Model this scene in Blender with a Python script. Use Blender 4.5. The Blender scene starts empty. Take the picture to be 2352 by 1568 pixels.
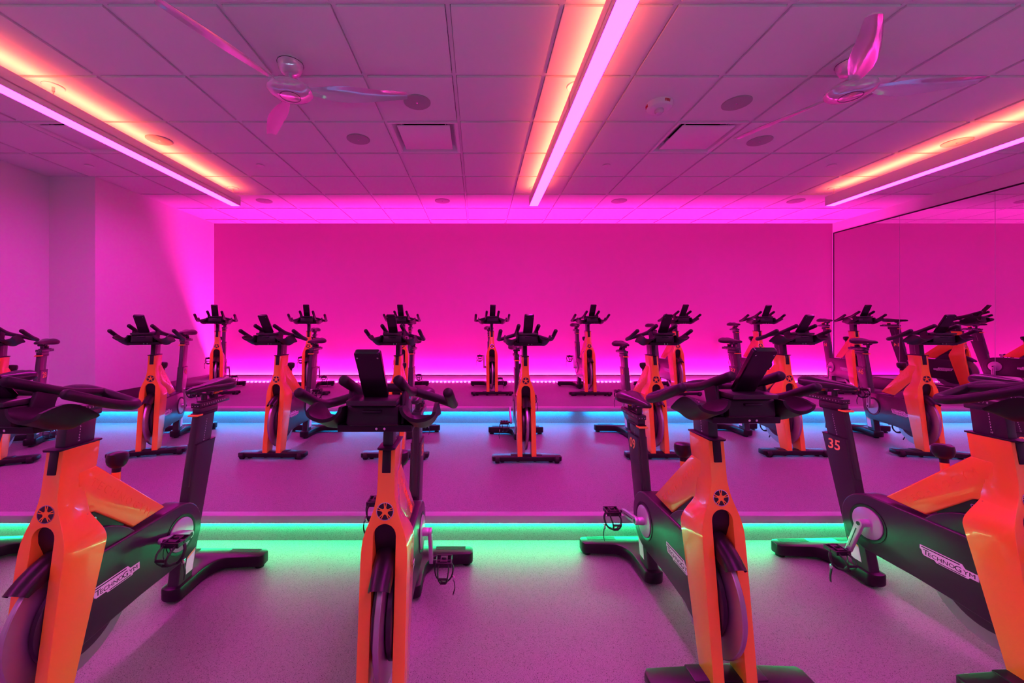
import bpy, bmesh, math, random
from mathutils import Vector, Matrix
random.seed(7)
PI = math.pi
sc = bpy.context.scene
COL = sc.collection

# ------------------------------------------------------------------ constants
F, CX, CY, CAM = 902.26, 1098.3, 750.5, 1.276      # pixels of the 2352x1568 frame, metres
CEIL = 3.009
Z2, Z3 = 0.164, 0.3553                              # platform heights
BACK, LEFT, LEFT2, RIGHT, FRONT = 6.60, -4.436, -4.97, 5.954, -2.7
COLY = 4.55
STEP1, STEP2 = 2.314, 4.46
TX, TY, X0, Y0 = 0.618, 0.604, 1.07, 2.112          # ceiling grid

def cpos(px, py, z=CEIL):
    d = F * (z - CAM) / (CY - py)
    return ((px - CX) * d / F, d)

# ------------------------------------------------------------------ materials
def nt(name):
    m = bpy.data.materials.new(name); m.use_nodes = True
    return m, m.node_tree, m.node_tree.nodes['Principled BSDF']

def mat(name, col, rough=.5, metal=0.0, spec=.5, coat=0.0, bump=0.0, bscale=300, var=0.0, vscale=40):
    m, t, b = nt(name)
    b.inputs['Base Color'].default_value = (*col, 1)
    b.inputs['Roughness'].default_value = rough
    b.inputs['Metallic'].default_value = metal
    b.inputs['Specular IOR Level'].default_value = spec
    b.inputs['Coat Weight'].default_value = coat
    b.inputs['Coat Roughness'].default_value = .06
    tc = t.nodes.new('ShaderNodeTexCoord')
    if bump:
        n = t.nodes.new('ShaderNodeTexNoise'); n.inputs['Scale'].default_value = bscale
        bp = t.nodes.new('ShaderNodeBump'); bp.inputs['Strength'].default_value = bump; bp.inputs['Distance'].default_value = .002
        t.links.new(tc.outputs['Object'], n.inputs['Vector'])
        t.links.new(n.outputs['Fac'], bp.inputs['Height']); t.links.new(bp.outputs['Normal'], b.inputs['Normal'])
    if var:
        n = t.nodes.new('ShaderNodeTexNoise'); n.inputs['Scale'].default_value = vscale
        mr = t.nodes.new('ShaderNodeMapRange')
        mr.inputs['To Min'].default_value = max(0.02, rough - var); mr.inputs['To Max'].default_value = rough + var
        t.links.new(tc.outputs['Object'], n.inputs['Vector'])
        t.links.new(n.outputs['Fac'], mr.inputs['Value']); t.links.new(mr.outputs['Result'], b.inputs['Roughness'])
    return m

def emit(name, col, strength):
    m, t, b = nt(name)
    b.inputs['Base Color'].default_value = (.05, .05, .05, 1)
    b.inputs['Emission Color'].default_value = (*col, 1)
    b.inputs['Emission Strength'].default_value = strength
    return m

def floor_mat():
    m, t, b = nt('speckled_rubber_floor')
    tc = t.nodes.new('ShaderNodeTexCoord')
    v = t.nodes.new('ShaderNodeTexVoronoi'); v.inputs['Scale'].default_value = 480
    n = t.nodes.new('ShaderNodeTexNoise'); n.inputs['Scale'].default_value = 330; n.inputs['Detail'].default_value = 2
    n2 = t.nodes.new('ShaderNodeTexNoise'); n2.inputs['Scale'].default_value = 2.2; n2.inputs['Detail'].default_value = 3
    for q in (v, n, n2): t.links.new(tc.outputs['Object'], q.inputs['Vector'])
    r1 = t.nodes.new('ShaderNodeValToRGB')                     # random cell colour -> dark and light flecks
    r1.color_ramp.interpolation = 'CONSTANT'
    e = r1.color_ramp.elements
    e[0].position = 0; e[0].color = (.11, .11, .11, 1); e[1].position = .19; e[1].color = (.29, .29, .288, 1)
    x = e.new(.80); x.color = (.36, .36, .355, 1); x = e.new(.94); x.color = (.22, .22, .22, 1)
    t.links.new(v.outputs['Color'], r1.inputs['Fac'])
    mx = t.nodes.new('ShaderNodeMix'); mx.data_type = 'RGBA'; mx.blend_type = 'MULTIPLY'; mx.inputs[0].default_value = 1
    r2 = t.nodes.new('ShaderNodeValToRGB')
    r2.color_ramp.elements[0].position = .3; r2.color_ramp.elements[0].color = (.75, .75, .75, 1)
    r2.color_ramp.elements[1].position = .7; r2.color_ramp.elements[1].color = (1, 1, 1, 1)
    t.links.new(n.outputs['Fac'], r2.inputs['Fac'])
    t.links.new(r1.outputs['Color'], mx.inputs[6]); t.links.new(r2.outputs['Color'], mx.inputs[7])
    t.links.new(mx.outputs[2], b.inputs['Base Color'])
    mr = t.nodes.new('ShaderNodeMapRange'); mr.inputs['To Min'].default_value = .42; mr.inputs['To Max'].default_value = .58
    t.links.new(n2.outputs['Fac'], mr.inputs['Value']); t.links.new(mr.outputs['Result'], b.inputs['Roughness'])
    b.inputs['Specular IOR Level'].default_value = .28
    bp = t.nodes.new('ShaderNodeBump'); bp.inputs['Strength'].default_value = .25; bp.inputs['Distance'].default_value = .001
    t.links.new(n.outputs['Fac'], bp.inputs['Height']); t.links.new(bp.outputs['Normal'], b.inputs['Normal'])
    return m

M = dict(
    floor=floor_mat(),
    wall=mat('wall_paint', (.78, .77, .76), .6, spec=.25, bump=.12, bscale=260),
    wall_back=mat('wall_paint_pink_light_tint', (.86, .24, .62), .55, spec=.2, bump=.12, bscale=260),  # pink LED glow put into the base colour to deepen the wash
    wall_front=mat('wall_paint_charcoal', (.10, .10, .105), .6, spec=.2, bump=.12, bscale=260),  # unseen wall, kept dark to cut bounce from the added cool light
    tile=mat('ceiling_tile', (.74, .74, .74), .85, spec=.15, bump=.25, bscale=420),
    grid=mat('ceiling_grid_metal', (.70, .70, .72), .5, spec=.3),
    nosing=mat('step_nosing', (.42, .42, .43), .4, spec=.4, var=.06),
    base=mat('baseboard_vinyl', (.035, .034, .036), .45, spec=.4, var=.05),
    plinth=mat('plinth_paint', (.6, .59, .6), .45, spec=.3),
    darkline=mat('plinth_cap', (.03, .03, .03), .5),
    white=mat('white_enamel', (.75, .75, .76), .3, spec=.45),
    gloss=mat('fan_gloss_white', (.78, .78, .80), .09, metal=.42, spec=.6, coat=.5),
    grille=mat('speaker_grille', (.36, .36, .36), .7, bump=.4, bscale=900),
    dark=mat('dark_void', (.01, .01, .01), .8),
    mirror=mat('mirror_silver', (.93, .93, .94), .004, metal=1.0),
    mframe=mat('mirror_black_edge', (.008, .008, .008), .5, spec=.3),
    orange=mat('bike_orange_lacquer', (.97, .38, .032), .26, spec=.5, coat=.8, var=.03, vscale=8),
    black=mat('bike_black_satin', (.009, .009, .0095), .36, spec=.4, var=.05, vscale=25),
    cover=mat('bike_cover_satin', (.025, .025, .026), .31, spec=.6, var=.05, vscale=12),
    rubber=mat('grip_foam', (.008, .008, .009), .46, spec=.34, bump=.2, bscale=1100),
    vinyl=mat('saddle_vinyl', (.014, .014, .015), .3, spec=.5, var=.06),
    pad=mat('rubber_pad', (.01, .01, .01), .7),
    glass=mat('console_gloss', (.006, .006, .007), .22, spec=.5),
    steel=mat('flywheel_steel', (.42, .42, .43), .34, metal=.75, var=.06),
    silver=mat('crank_alloy', (.62, .62, .63), .36, metal=.55, var=.05),
    chrome=mat('chrome', (.75, .75, .76), .12, metal=1.0),
    metaldark=mat('pedal_metal', (.05, .05, .052), .3, metal=.6),
    strap=mat('pedal_strap', (.012, .012, .012), .6),
    decal_o=mat('decal_orange', (.98, .62, .16), .5),
    decal_w=mat('decal_white', (.86, .86, .86), .45),
    decal_k=mat('decal_black', (.012, .012, .012), .4),
    lever=mat('orange_lever', (.96, .50, .06), .4),
    red=mat('red_ink', (.55, .01, .01), .5),
    clear=mat('strobe_lens', (.55, .55, .58), .06, spec=.8),
)
L_PEND = emit('pendant_lens_magenta', (1.0, .0082, .80), 47.0)
L_UP = emit('pendant_uplight_orange', (1.0, .108, .048), 37.0)
L_GREEN = emit('led_green', (.010, 1.0, .33), 84.0)
L_CYAN = emit('led_cyan', (.003, .34, 1.0), 100.0)
L_PINK = emit('led_pink', (1.0, .016, .49), 1750.0)
L_DOT = emit('led_pink_dot', (1.0, .035, .55), 130.0)

# ------------------------------------------------------------------ mesh helpers
class MB:
    def __init__(s): s.bm = bmesh.new()
    def ring(s, pts): return [s.bm.verts.new(p) for p in pts]
    def face(s, vs):
        try: return s.bm.faces.new(vs)
        except ValueError: return None
    def loft(s, rings, caps=True, closed=True):
        R = [s.ring(r) for r in rings]; n = len(R[0])
        for a, b in zip(R, R[1:]):
            for i in range(n if closed else n - 1):
                j = (i + 1) % n
                s.face((a[i], a[j], b[j], b[i]))
        if caps:
            s.face(list(reversed(R[0]))); s.face(R[-1])
        return R
    def box(s, c, d, rot=None):
        pts = [Vector((x * d[0] / 2, y * d[1] / 2, z * d[2] / 2)) for z in (-1, 1) for x, y in ((-1, -1), (1, -1), (1, 1), (-1, 1))]
        if rot is not None: pts = [rot @ p for p in pts]
        pts = [p + Vector(c) for p in pts]
        s.loft([pts[:4], pts[4:]])
    def bb(s, x0, x1, y0, y1, z0, z1): s.box(((x0 + x1) / 2, (y0 + y1) / 2, (z0 + z1) / 2), (x1 - x0, y1 - y0, z1 - z0))
    def prism(s, poly, x0, x1, taper=None):
        """poly of (u, z) in bike side view, extruded along x (v)."""
        s.loft([[(x0, -u, z) for u, z in poly], [(x1, -u, z) for u, z in poly]])
    def slab(s, poly, z0, z1): s.loft([[(x, y, z0) for x, y in poly], [(x, y, z1) for x, y in poly]])
    def lathe(s, prof, o=(0, 0, 0), axis='Z', seg=32):
        rings = []
        for r, h in prof:
            rg = []
            for k in range(seg):
                a = 2 * PI * k / seg; c, q = r * math.cos(a), r * math.sin(a)
                p = {'Z': (c, q, h), 'X': (h, c, q), 'Y': (q, h, c)}[axis]
                rg.append((p[0] + o[0], p[1] + o[1], p[2] + o[2]))
            rings.append(rg)
        s.loft(rings, caps=False) if prof[0][0] > 0 else s.loft(rings)
    def cyl(s, p0, p1, r0, r1=None, seg=14): s.tube([p0, p1], r0 if r1 is None else (r0, r1), seg)
    def tube(s, path, r, seg=12, closed=False, round_ends=False, flat=None):
        P = [Vector(p) for p in path]; n = len(P)
        if round_ends and not closed:
            rr = r if not isinstance(r, (tuple, list)) else r[0]
            d0 = (P[0] - P[1]).normalized(); d1 = (P[-1] - P[-2]).normalized()
            pre = [(P[0] + d0 * rr * .62, rr * .45), (P[0] + d0 * rr * .42, rr * .82)]
            post = [(P[-1] + d1 * rr * .42, rr * .82), (P[-1] + d1 * rr * .62, rr * .45)]
            P = [pre[0][0], pre[1][0]] + P + [post[0][0], post[1][0]]
            rad = [pre[0][1], pre[1][1]] + [rr] * n + [post[0][1], post[1][1]]; n = len(P)
        elif isinstance(r, (tuple, list)) and len(r) == 2 and n != 2: rad = [r[0] + (r[1] - r[0]) * i / (n - 1) for i in range(n)]
        elif isinstance(r, (tuple, list)): rad = list(r)
        else: rad = [r] * n
        T = []
        for i in range(n):
            a = P[(i - 1) % n] if (closed or i > 0) else P[0]
            b = P[(i + 1) % n] if (closed or i < n - 1) else P[-1]
            T.append((b - a).normalized())
        up = Vector((0, 0, 1)) if abs(T[0].z) < .9 else Vector((1, 0, 0))
        N = (up - T[0] * up.dot(T[0])).normalized(); rings = []
        for i in range(n):
            N = (N - T[i] * N.dot(T[i])).normalized(); B = T[i].cross(N)
            fl = flat or (1, 1)
            rings.append([P[i] + (N * math.cos(2 * PI * k / seg) * fl[0] + B * math.sin(2 * PI * k / seg) * fl[1]) * rad[i] for k in range(seg)])
        if closed: rings.append(rings[0])
        s.loft(rings, caps=not closed)
        if closed: bmesh.ops.remove_doubles(s.bm, verts=s.bm.verts, dist=1e-6)
    def build(s, name, m, parent=None, bevel=0, seg=2, ang=32, smooth=True, sharp=38, bang=None):
        bm = s.bm
        bmesh.ops.remove_doubles(bm, verts=bm.verts, dist=2e-6)
        bmesh.ops.recalc_face_normals(bm, faces=bm.faces)
        if bevel:
            es = [e for e in bm.edges if len(e.link_faces) == 2 and e.calc_face_angle(0) > math.radians(ang)]
            bmesh.ops.bevel(bm, geom=es, offset=bevel, segments=seg, profile=.5, affect='EDGES', clamp_overlap=True)
        me = bpy.data.meshes.new(name); bm.to_mesh(me); bm.free()
        if smooth:
            me.polygons.foreach_set('use_smooth', [True] * len(me.polygons))
            me.set_sharp_from_angle(angle=math.radians(sharp))
        me.materials.append(m)
        o = bpy.data.objects.new(name, me); COL.objects.link(o)
        if parent is not None: o.parent = parent
        return o

def fillet(path, rad, n=6):
    P = [Vector(p) for p in path]; out = [P[0]]
    for i in range(1, len(P) - 1):
        a, b, c = P[i - 1], P[i], P[i + 1]
        r = rad[i - 1] if isinstance(rad, (list, tuple)) else rad
        r = min(r, (a - b).length * .49, (c - b).length * .49)
        p, q = b + (a - b).normalized() * r, b + (c - b).normalized() * r
        for k in range(n + 1):
            t = k / n; out.append(p * (1 - t) ** 2 + b * 2 * t * (1 - t) + q * t * t)
    out.append(P[-1]); return out

def rrect(w, h, r, n=4, cx=0, cy=0):
    pts = []
    for sx, sy, a0 in ((1, 1, 0), (-1, 1, 90), (-1, -1, 180), (1, -1, 270)):
        for k in range(n + 1):
            a = math.radians(a0 + 90 * k / n)
            pts.append((cx + sx * (w / 2 - r) + r * math.cos(a), cy + sy * (h / 2 - r) + r * math.sin(a)))
    return pts

def empty(name, label, cat, loc, rz=0, group=None):
    o = bpy.data.objects.new(name, None); COL.objects.link(o)
    o.empty_display_size = .1
    o.location = loc; o.rotation_euler = (0, 0, rz)
    return tag(o, label, cat, group)
def tag(o, label, cat, group=None):
    o['label'] = label; o['category'] = cat
    if group: o['group'] = group
    return o
def struct(o): o['kind'] = 'structure'; return o
def copy_tree(o, parent=None):
    c = o.copy(); COL.objects.link(c)
    if parent is not None:
        c.parent = parent; c.matrix_parent_inverse = o.matrix_parent_inverse.copy()
    for ch in list(o.children): copy_tree(ch, c)
    return c

_txt = {}
def text_polys(s, size=1.0, extrude=0.0, bold=0.0, align='CENTER', spacing=1.0):
    """vertices and faces of a line of text in its own plane."""
    k = (s, size, extrude, bold, align, spacing)
    if k in _txt: return _txt[k]
    cu = bpy.data.curves.new('lettering_source', 'FONT'); cu.body = s; cu.size = size; cu.extrude = extrude
    cu.offset = bold; cu.align_x = align; cu.align_y = 'CENTER'; cu.space_character = spacing
    cu.resolution_u = 3
    ob = bpy.data.objects.new('lettering_source', cu)
    me = bpy.data.meshes.new_from_object(ob)
    r = ([v.co.copy() for v in me.vertices], [tuple(p.vertices) for p in me.polygons])
    bpy.data.objects.remove(ob); bpy.data.curves.remove(cu); bpy.data.meshes.remove(me)
    _txt[k] = r; return r
def put_text(mb, s, origin, right, up, size, extrude=0.0, bold=0.0, align='CENTER', spacing=1.0, wrap=None, wx=1.0):
    vs, fs = text_polys(s, size, extrude, bold, align, spacing)
    right, up, o = Vector(right).normalized(), Vector(up).normalized(), Vector(origin or (0, 0, 0))
    nrm = right.cross(up)
    V = [mb.bm.verts.new(o + right * (v.x * wx) + up * v.y + nrm * v.z) if wrap is None else mb.bm.verts.new(wrap(v)) for v in vs]
    for f in fs: mb.face([V[i] for i in f])

# ================================================================== THE ROOM
# floors: lower floor, middle platform, upper platform
m = MB(); m.bb(-5.2, 6.1, FRONT - .1, STEP1 + .037, -.12, 0); struct(m.build('floor', M['floor']))
def platform(name, y0, y1, z, riser):
    m = MB(); m.bb(-5.2, 6.1, y0 + riser, y1, 0, z - .001); o = struct(m.build(name, M['floor'])); return o
platform('floor_middle', STEP1, STEP2 + .105, Z2, .037)
platform('floor_upper', STEP2, BACK + .1, Z3, .10)
# nosing profiles along the two platform edges
def nosing(name, y, z, th, depth):
    m = MB(); m.bb(LEFT2 + .005, RIGHT - .005, y, y + depth, z - th, z + .0015)
    struct(m.build(name, M['nosing'], bevel=.006, seg=2))
nosing('trim_1', STEP1, Z2, .048, .055)
nosing('trim_2', STEP2, Z3, .042, .11)
# walls
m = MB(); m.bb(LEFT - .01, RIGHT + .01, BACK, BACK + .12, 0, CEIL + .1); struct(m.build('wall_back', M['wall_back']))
m = MB(); m.bb(LEFT2 - .1, LEFT, COLY, BACK + .12, 0, CEIL + .1); struct(m.build('wall_left', M['wall']))
m = MB(); m.bb(LEFT2 - .12, LEFT2, FRONT - .1, COLY + .02, 0, CEIL + .1); struct(m.build('wall_left_recess', M['wall']))
m = MB(); m.bb(RIGHT, RIGHT + .12, FRONT - .1, BACK + .12, 0, CEIL + .1); struct(m.build('wall_right', M['wall']))
# front wall behind the camera; ledge, lip and cool light added to grey ceiling
m = MB(); m.bb(LEFT2 - .1, RIGHT + .1, FRONT - .12, FRONT, 0, CEIL + .1); struct(m.build('wall_front', M['wall_front']))
m = MB(); m.bb(LEFT2 + .002, RIGHT - .002, FRONT, FRONT + .16, 0, .42); m.bb(LEFT2 + .002, RIGHT - .002, FRONT + .1605, FRONT + .172, 0, .446); struct(m.build('added_light_ledge', M['plinth']))
L_COOL_FILL = emit('added_cool_fill', (.40, .78, 1.0), 80.0)
# baseboards
m = MB(); m.bb(LEFT, LEFT + .012, COLY, BACK - .06, Z3, Z3 + .135); struct(m.build('baseboard_left', M['base'], bevel=.003))
m = MB(); m.bb(RIGHT - .014, RIGHT, STEP2 + .02, BACK - .06, Z3, Z3 + .15); m.bb(RIGHT - .014, RIGHT, STEP1 + .02, STEP2 + .09, Z2, Z2 + .15); m.bb(RIGHT - .014, RIGHT, FRONT, STEP1 + .03, 0, .15)
struct(m.build('baseboard_right', M['base'], bevel=.003))
m = MB(); m.bb(LEFT2, LEFT2 + .012, FRONT, STEP1 + .03, 0, .135); m.bb(LEFT2, LEFT2 + .012, STEP1 + .02, STEP2 + .09, Z2, Z2 + .135)
struct(m.build('baseboard_recess', M['base'], bevel=.003))
# plinth with a light channel along the back wall: front board, bottom, dark cap line
PY = BACK - .055
m = MB(); m.bb(LEFT + .001, RIGHT - .001, PY, PY + .012, Z3, Z3 + .118); m.bb(LEFT + .001, RIGHT - .001, PY + .012, BACK, Z3, Z3 + .075)
pl = struct(m.build('baseboard_back', M['plinth']))
m = MB(); m.bb(LEFT + .001, RIGHT - .001, PY - .004, PY + .014, Z3 + .112, Z3 + .1215); m.build('cap_strip', M['darkline'], pl)
# ceiling: grid runners and dropped tiles
def cell(ix, iy): return (X0 + TX * ix, X0 + TX * (ix + 1), Y0 + TY * iy, Y0 + TY * (iy + 1))
DIFF = [(-8, 2), (-3, 2), (1, 2), (6, 2)]
m = MB(); g = .016
x_lo, x_hi = LEFT2, RIGHT
for ix in range(-11, 9):
    for iy in range(-9, 9):
        if (ix, iy) in DIFF: continue
        a, b, c, d = cell(ix, iy)
        a, b, c, d = max(a + g, LEFT2 + .02), min(b - g, RIGHT - .02), max(c + g, FRONT + .02), min(d - g, BACK - .02)
        if c >= COLY - .1: a = max(a, LEFT + .02)
        if b - a < .03 or d - c < .03: continue
        m.bb(a, b, c, d, CEIL, CEIL + .02)
ceil_o = struct(m.build('ceiling', M['tile'], smooth=False))
m = MB()
m.bb(LEFT2 - .1, RIGHT + .1, FRONT - .1, BACK + .1, CEIL + .10, CEIL + .115)
struct(m.build('ceiling_deck', M['dark']))
m = MB()
for ix in range(-10, 9):
    x = X0 + TX * ix
    if LEFT2 < x < RIGHT: m.bb(x - .0125, x + .0125, FRONT, BACK if x > LEFT else COLY, CEIL + .012, CEIL + .03)
for iy in range(-8, 9):
    y = Y0 + TY * iy
    if FRONT < y < BACK: m.bb(LEFT2 if y < COLY else LEFT, RIGHT, y - .0125, y + .0125, CEIL + .0125, CEIL + .03)
m.bb(LEFT, RIGHT, BACK - .022, BACK, CEIL + .004, CEIL + .03); m.bb(RIGHT - .022, RIGHT, FRONT, BACK, CEIL + .004, CEIL + .03)
m.bb(LEFT, LEFT + .022, COLY, BACK, CEIL + .004, CEIL + .03); m.bb(LEFT2, LEFT2 + .022, FRONT, COLY, CEIL + .004, CEIL + .03)
m.bb(LEFT2, LEFT + .022, COLY - .022, COLY, CEIL + .004, CEIL + .03)
struct(m.build('ceiling_grid', M['grid'], smooth=False))

# ================================================================== LED STRIPS
def strip(name, mt, x0, x1, y, z, w, label, up=False):
    m = MB(); m.bb(x0, x1, y - w / 2, y + w / 2, z - (.0045 if up else .0082), z + .0015)
    o = m.build(name, mt, smooth=False); return tag(o, label, 'light strip')
strip('led_strip', L_GREEN, LEFT2 + .03, 1.03, STEP1 + .026, Z2 - .0495, .010, 'long green LED strip under the lower step edge, left run')
strip('led_strip', L_GREEN, 1.10, RIGHT - .05, STEP1 + .026, Z2 - .0495, .010, 'green LED strip under the lower step edge, right run behind numbered bikes 09 and 35')
strip('led_strip', L_CYAN, LEFT2 + .03, 1.07, STEP2 + .060, Z3 - .0435, .010, 'long cyan LED strip under the upper step edge, left of the dark gap')
strip('led_strip', L_CYAN, 1.245, RIGHT - .05, STEP2 + .060, Z3 - .0435, .010, 'cyan LED strip under the upper step edge, right of the dark gap')
# wall washer hidden in the channel of the plinth, shining up
strip('led_strip', L_PINK, LEFT + .03, RIGHT - .03, BACK - .023, Z3 + .080, .010, 'pink LED strip sunk in the plinth channel, washing the back wall', True)
strip('led_strip', L_COOL_FILL, LEFT2 + .1, RIGHT - .1, FRONT + .10, .4225, .03, 'added cool fill light on the ledge of the front wall, behind the viewer', True)  # guessed source out of view, added to cool the ceiling near the camera
# visible row of diodes at the foot of the plinth
t = empty('diode_strip', 'row of small pink diodes along the foot of the back plinth', 'light strip', (0, PY - .012, Z3))
m = MB(); m.bb(LEFT + .02, RIGHT - .02, -.006, .006, 0, .003); m.build('tape', M['white'], t)
m = MB(); x = LEFT + .05
while x < RIGHT - .05:
    m.bb(x, x + .034, -.004, .004, .003, .006); x += .067
m.build('diode', L_DOT, t)['kind'] = 'stuff'

# ================================================================== MIRROR WALL
MZ0, MZ1 = .53, 2.835
edges = [6.566, 5.545, 4.52, 3.50, 2.48, 1.46, .44, -.58, -1.6]
names = ['mirror wall panel at the far end beside the back wall', 'mirror wall panel second from the back wall', 'mirror wall panel third from the back wall, cut by the frame edge',
         'mirror wall panel fourth from the back wall, outside the picture', 'mirror wall panel fifth from the back wall, outside the picture',
         'mirror wall panel sixth from the back wall, outside the picture', 'mirror wall panel seventh from the back wall, outside the picture', 'mirror wall panel nearest the front wall']
for k in range(8):
    y1, y0 = edges[k], edges[k + 1]
    m = MB(); m.bb(RIGHT - .005, RIGHT - .001, y0 + .0025, y1 - .0025, MZ0, MZ1)
    tag(m.build('wall_mirror', M['mirror'], smooth=False), names[k], 'mirror', 'mirror panels along the right wall')
m = MB()
m.bb(RIGHT - .008, RIGHT, -1.6, 6.580, MZ1, MZ1 + .018); m.bb(RIGHT - .008, RIGHT, 6.567, 6.580, MZ0, MZ1)
m.bb(RIGHT - .008, RIGHT, -1.6, 6.580, MZ0 - .015, MZ0)
tag(m.build('mirror_frame', M['mframe']), 'thin black frame edging the mirror wall on the right', 'frame')

# ================================================================== PENDANT LIGHTS
PZ = CEIL - .208                                            # underside of the lens
def make_pendant():
    t = empty('pendant_light', '', 'light', (0, 0, PZ))
    y0, y1, w, h = -2.45, 4.965, .114, .118
    m = MB()
    m.bb(-w / 2, -w / 2 + .004, y0, y1, 0, h); m.bb(w / 2 - .004, w / 2, y0, y1, 0, h)
    m.bb(-w / 2, w / 2, y1 - .004, y1, 0, h); m.bb(-w / 2, w / 2, y0, y0 + .004, 0, h)
    m.bb(-w / 2, w / 2, y0, y1, .04, .05)
    m.build('housing', M['white'], t, smooth=False)
    m = MB(); m.bb(-w / 2 + .005, w / 2 - .005, y0 + .005, y1 - .005, .001, .008); m.build('lens', L_PEND, t, smooth=False)
    m = MB(); m.bb(-.030, .030, y0 + .06, y1 - .06, h - .016, h - .010); m.build('uplight_panel', L_UP, t, smooth=False)
    for y in (4.905, 2.83, .755, -1.32):
        m = MB(); m.lathe([(.0, .2075), (.062, .2075), (.062, .204), (.058, .2), (.0, .2)], (0, y, 0), seg=28)
        c = m.build('ceiling_cap', M['white'], t)
        m = MB(); m.cyl((0, y, .2), (0, y, .17), .009); m.cyl((0, y, .17), (0, y, .145), .004)
        m.tube([(0, y, .15), (-.04, y + .004, .116)], .0016, 6); m.tube([(0, y, .15), (.04, y + .004, .116)], .0016, 6)
        m.build('hanger_cable', M['chrome'], c)
    m = MB(); m.tube([(-.058, 2.775, .005), (-.058, 2.775, .115)], .0012, 6); m.build('seam', M['darkline'], t)
    return t
pend = make_pendant()
for k, (x, lb) in enumerate(((.70, 'long magenta and orange linear pendant over the middle of the room'),
                             (-3.06, 'long linear pendant on the left of the ceiling beside the column'),
                             (4.44, 'long linear pendant on the right beside the mirror wall'))):
    o = pend if k == 0 else copy_tree(pend)
    o.location.x = x; tag(o, lb, 'light', 'linear pendant lights')

# ================================================================== CEILING FANS
def make_fan():
    t = empty('ceiling_fan', '', 'fan', (0, 0, CEIL))
    m = MB(); m.lathe([(0, -.0), (.078, -.0), (.080, -.012), (.079, -.016), (.072, -.05), (.055, -.074), (.03, -.082), (0, -.082)], seg=36)
    c = m.build('canopy', M['gloss'], t)
    m = MB(); m.lathe([(.0795, -.011), (.0815, -.011), (.0815, -.014), (.0795, -.014)], seg=36); m.build('canopy_rim', M['decal_k'], c)
    m = MB(); m.cyl((0, 0, -.07), (0, 0, -.14), .013); m.cyl((0, 0, -.115), (0, 0, -.15), .034, .04, 24); m.build('downrod', M['gloss'], t)
    m = MB(); m.lathe([(0, -.138), (.05, -.14), (.10, -.152), (.135, -.176), (.138, -.192), (.12, -.212), (.08, -.224), (.062, -.2265), (0, -.2265)], seg=44)
    hb = m.build('motor_housing', M['gloss'], t)
    m = MB(); m.lathe([(.060, -.2262), (.064, -.2262), (.064, -.228), (.060, -.228)], seg=40); m.build('cover_seam', M['decal_k'], hb)
    # one blade, twisted and curved, along +X
    st = [(.09, .040, -.004, 26), (.14, .055, 0, 25), (.20, .085, .006, 23), (.28, .118, .010, 20), (.37, .132, .012, 17), (.47, .122, .012, 14),
          (.57, .104, .010, 11), (.66, .088, .006, 9), (.735, .074, .002, 8), (.755, .066, 0, 8)]
    def blade(a):
        mb = MB(); rings = []
        for r, w, off, pit in st:
            rg = []; c, s_ = math.cos(math.radians(-pit)), math.sin(math.radians(-pit))
            for i in range(12):
                th = 2 * PI * i / 12; y, z = math.cos(th) * w / 2, math.sin(th) * .0045 + .012 * (1 - (math.cos(th)) ** 2)
                y += off
                Y, Z = y * c - z * s_, y * s_ + z * c
                Z += -.186 + .02 * (r - .09)
                rg.append((r * math.cos(a) - Y * math.sin(a), r * math.sin(a) + Y * math.cos(a), Z))
            rings.append(rg)
        mb.loft(rings); return mb.build('blade', M['gloss'], t, sharp=50)
    for k in range(3): blade(2 * PI * k / 3)
    return t
fan = make_fan()
x, y = cpos(667, 143)
fan.location = (x, y, CEIL); fan.rotation_euler.z = math.radians(6); tag(fan, 'white three-blade ceiling fan between the left and middle pendants', 'fan', 'ceiling fans')
f2 = copy_tree(fan); f2.location = (2.44, y, CEIL); f2.rotation_euler.z = math.radians(-7)
tag(f2, 'white three-blade ceiling fan between the middle and right pendants', 'fan', 'ceiling fans')

# ================================================================== CEILING FIXTURES
def make_speaker(r):
    t = empty('ceiling_speaker', '', 'speaker', (0, 0, CEIL))
    m = MB(); m.lathe([(0, .001), (r, .001), (r, -.005), (r - .004, -.008), (r - .008, -.008), (0, -.0085)], seg=40); g_ = m.build('grille', M['grille'], t)
    m = MB(); m.lathe([(0, -.008), (.008, -.008), (.007, -.0105), (0, -.0105)], seg=16); m.build('badge', M['chrome'], g_)
    return t
sp = None
for px, py, lb in ((958, 234, 'round ceiling speaker behind the tip of the left fan blade'), (823, 319, 'round ceiling speaker left of the middle air diffuser'),
                   (366, 321, 'round ceiling speaker lit orange beside the left pendant'), (1692, 236, 'round ceiling speaker right of the fire strobe'),
                   (1745, 323, 'round ceiling speaker under the tip of the right fan blade'), (2198, 326, 'round ceiling speaker lit orange beside the right pendant'),
                   (607, 461, 'round speaker near the back wall, beyond the far end of the left pendant'), (1016, 461, 'round speaker near the back wall, left of the middle pendant end'),
                   (1422, 461, 'round speaker near the back wall, right of the middle pendant end'), (1828, 461, 'round speaker near the back wall, left of the right pendant end')):
    o = make_speaker(.103) if sp is None else copy_tree(sp)
    sp = sp or o
    x, y = cpos(px, py); o.location = (x, y, CEIL); tag(o, lb, 'speaker', 'round ceiling speakers')
sk = None
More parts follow.
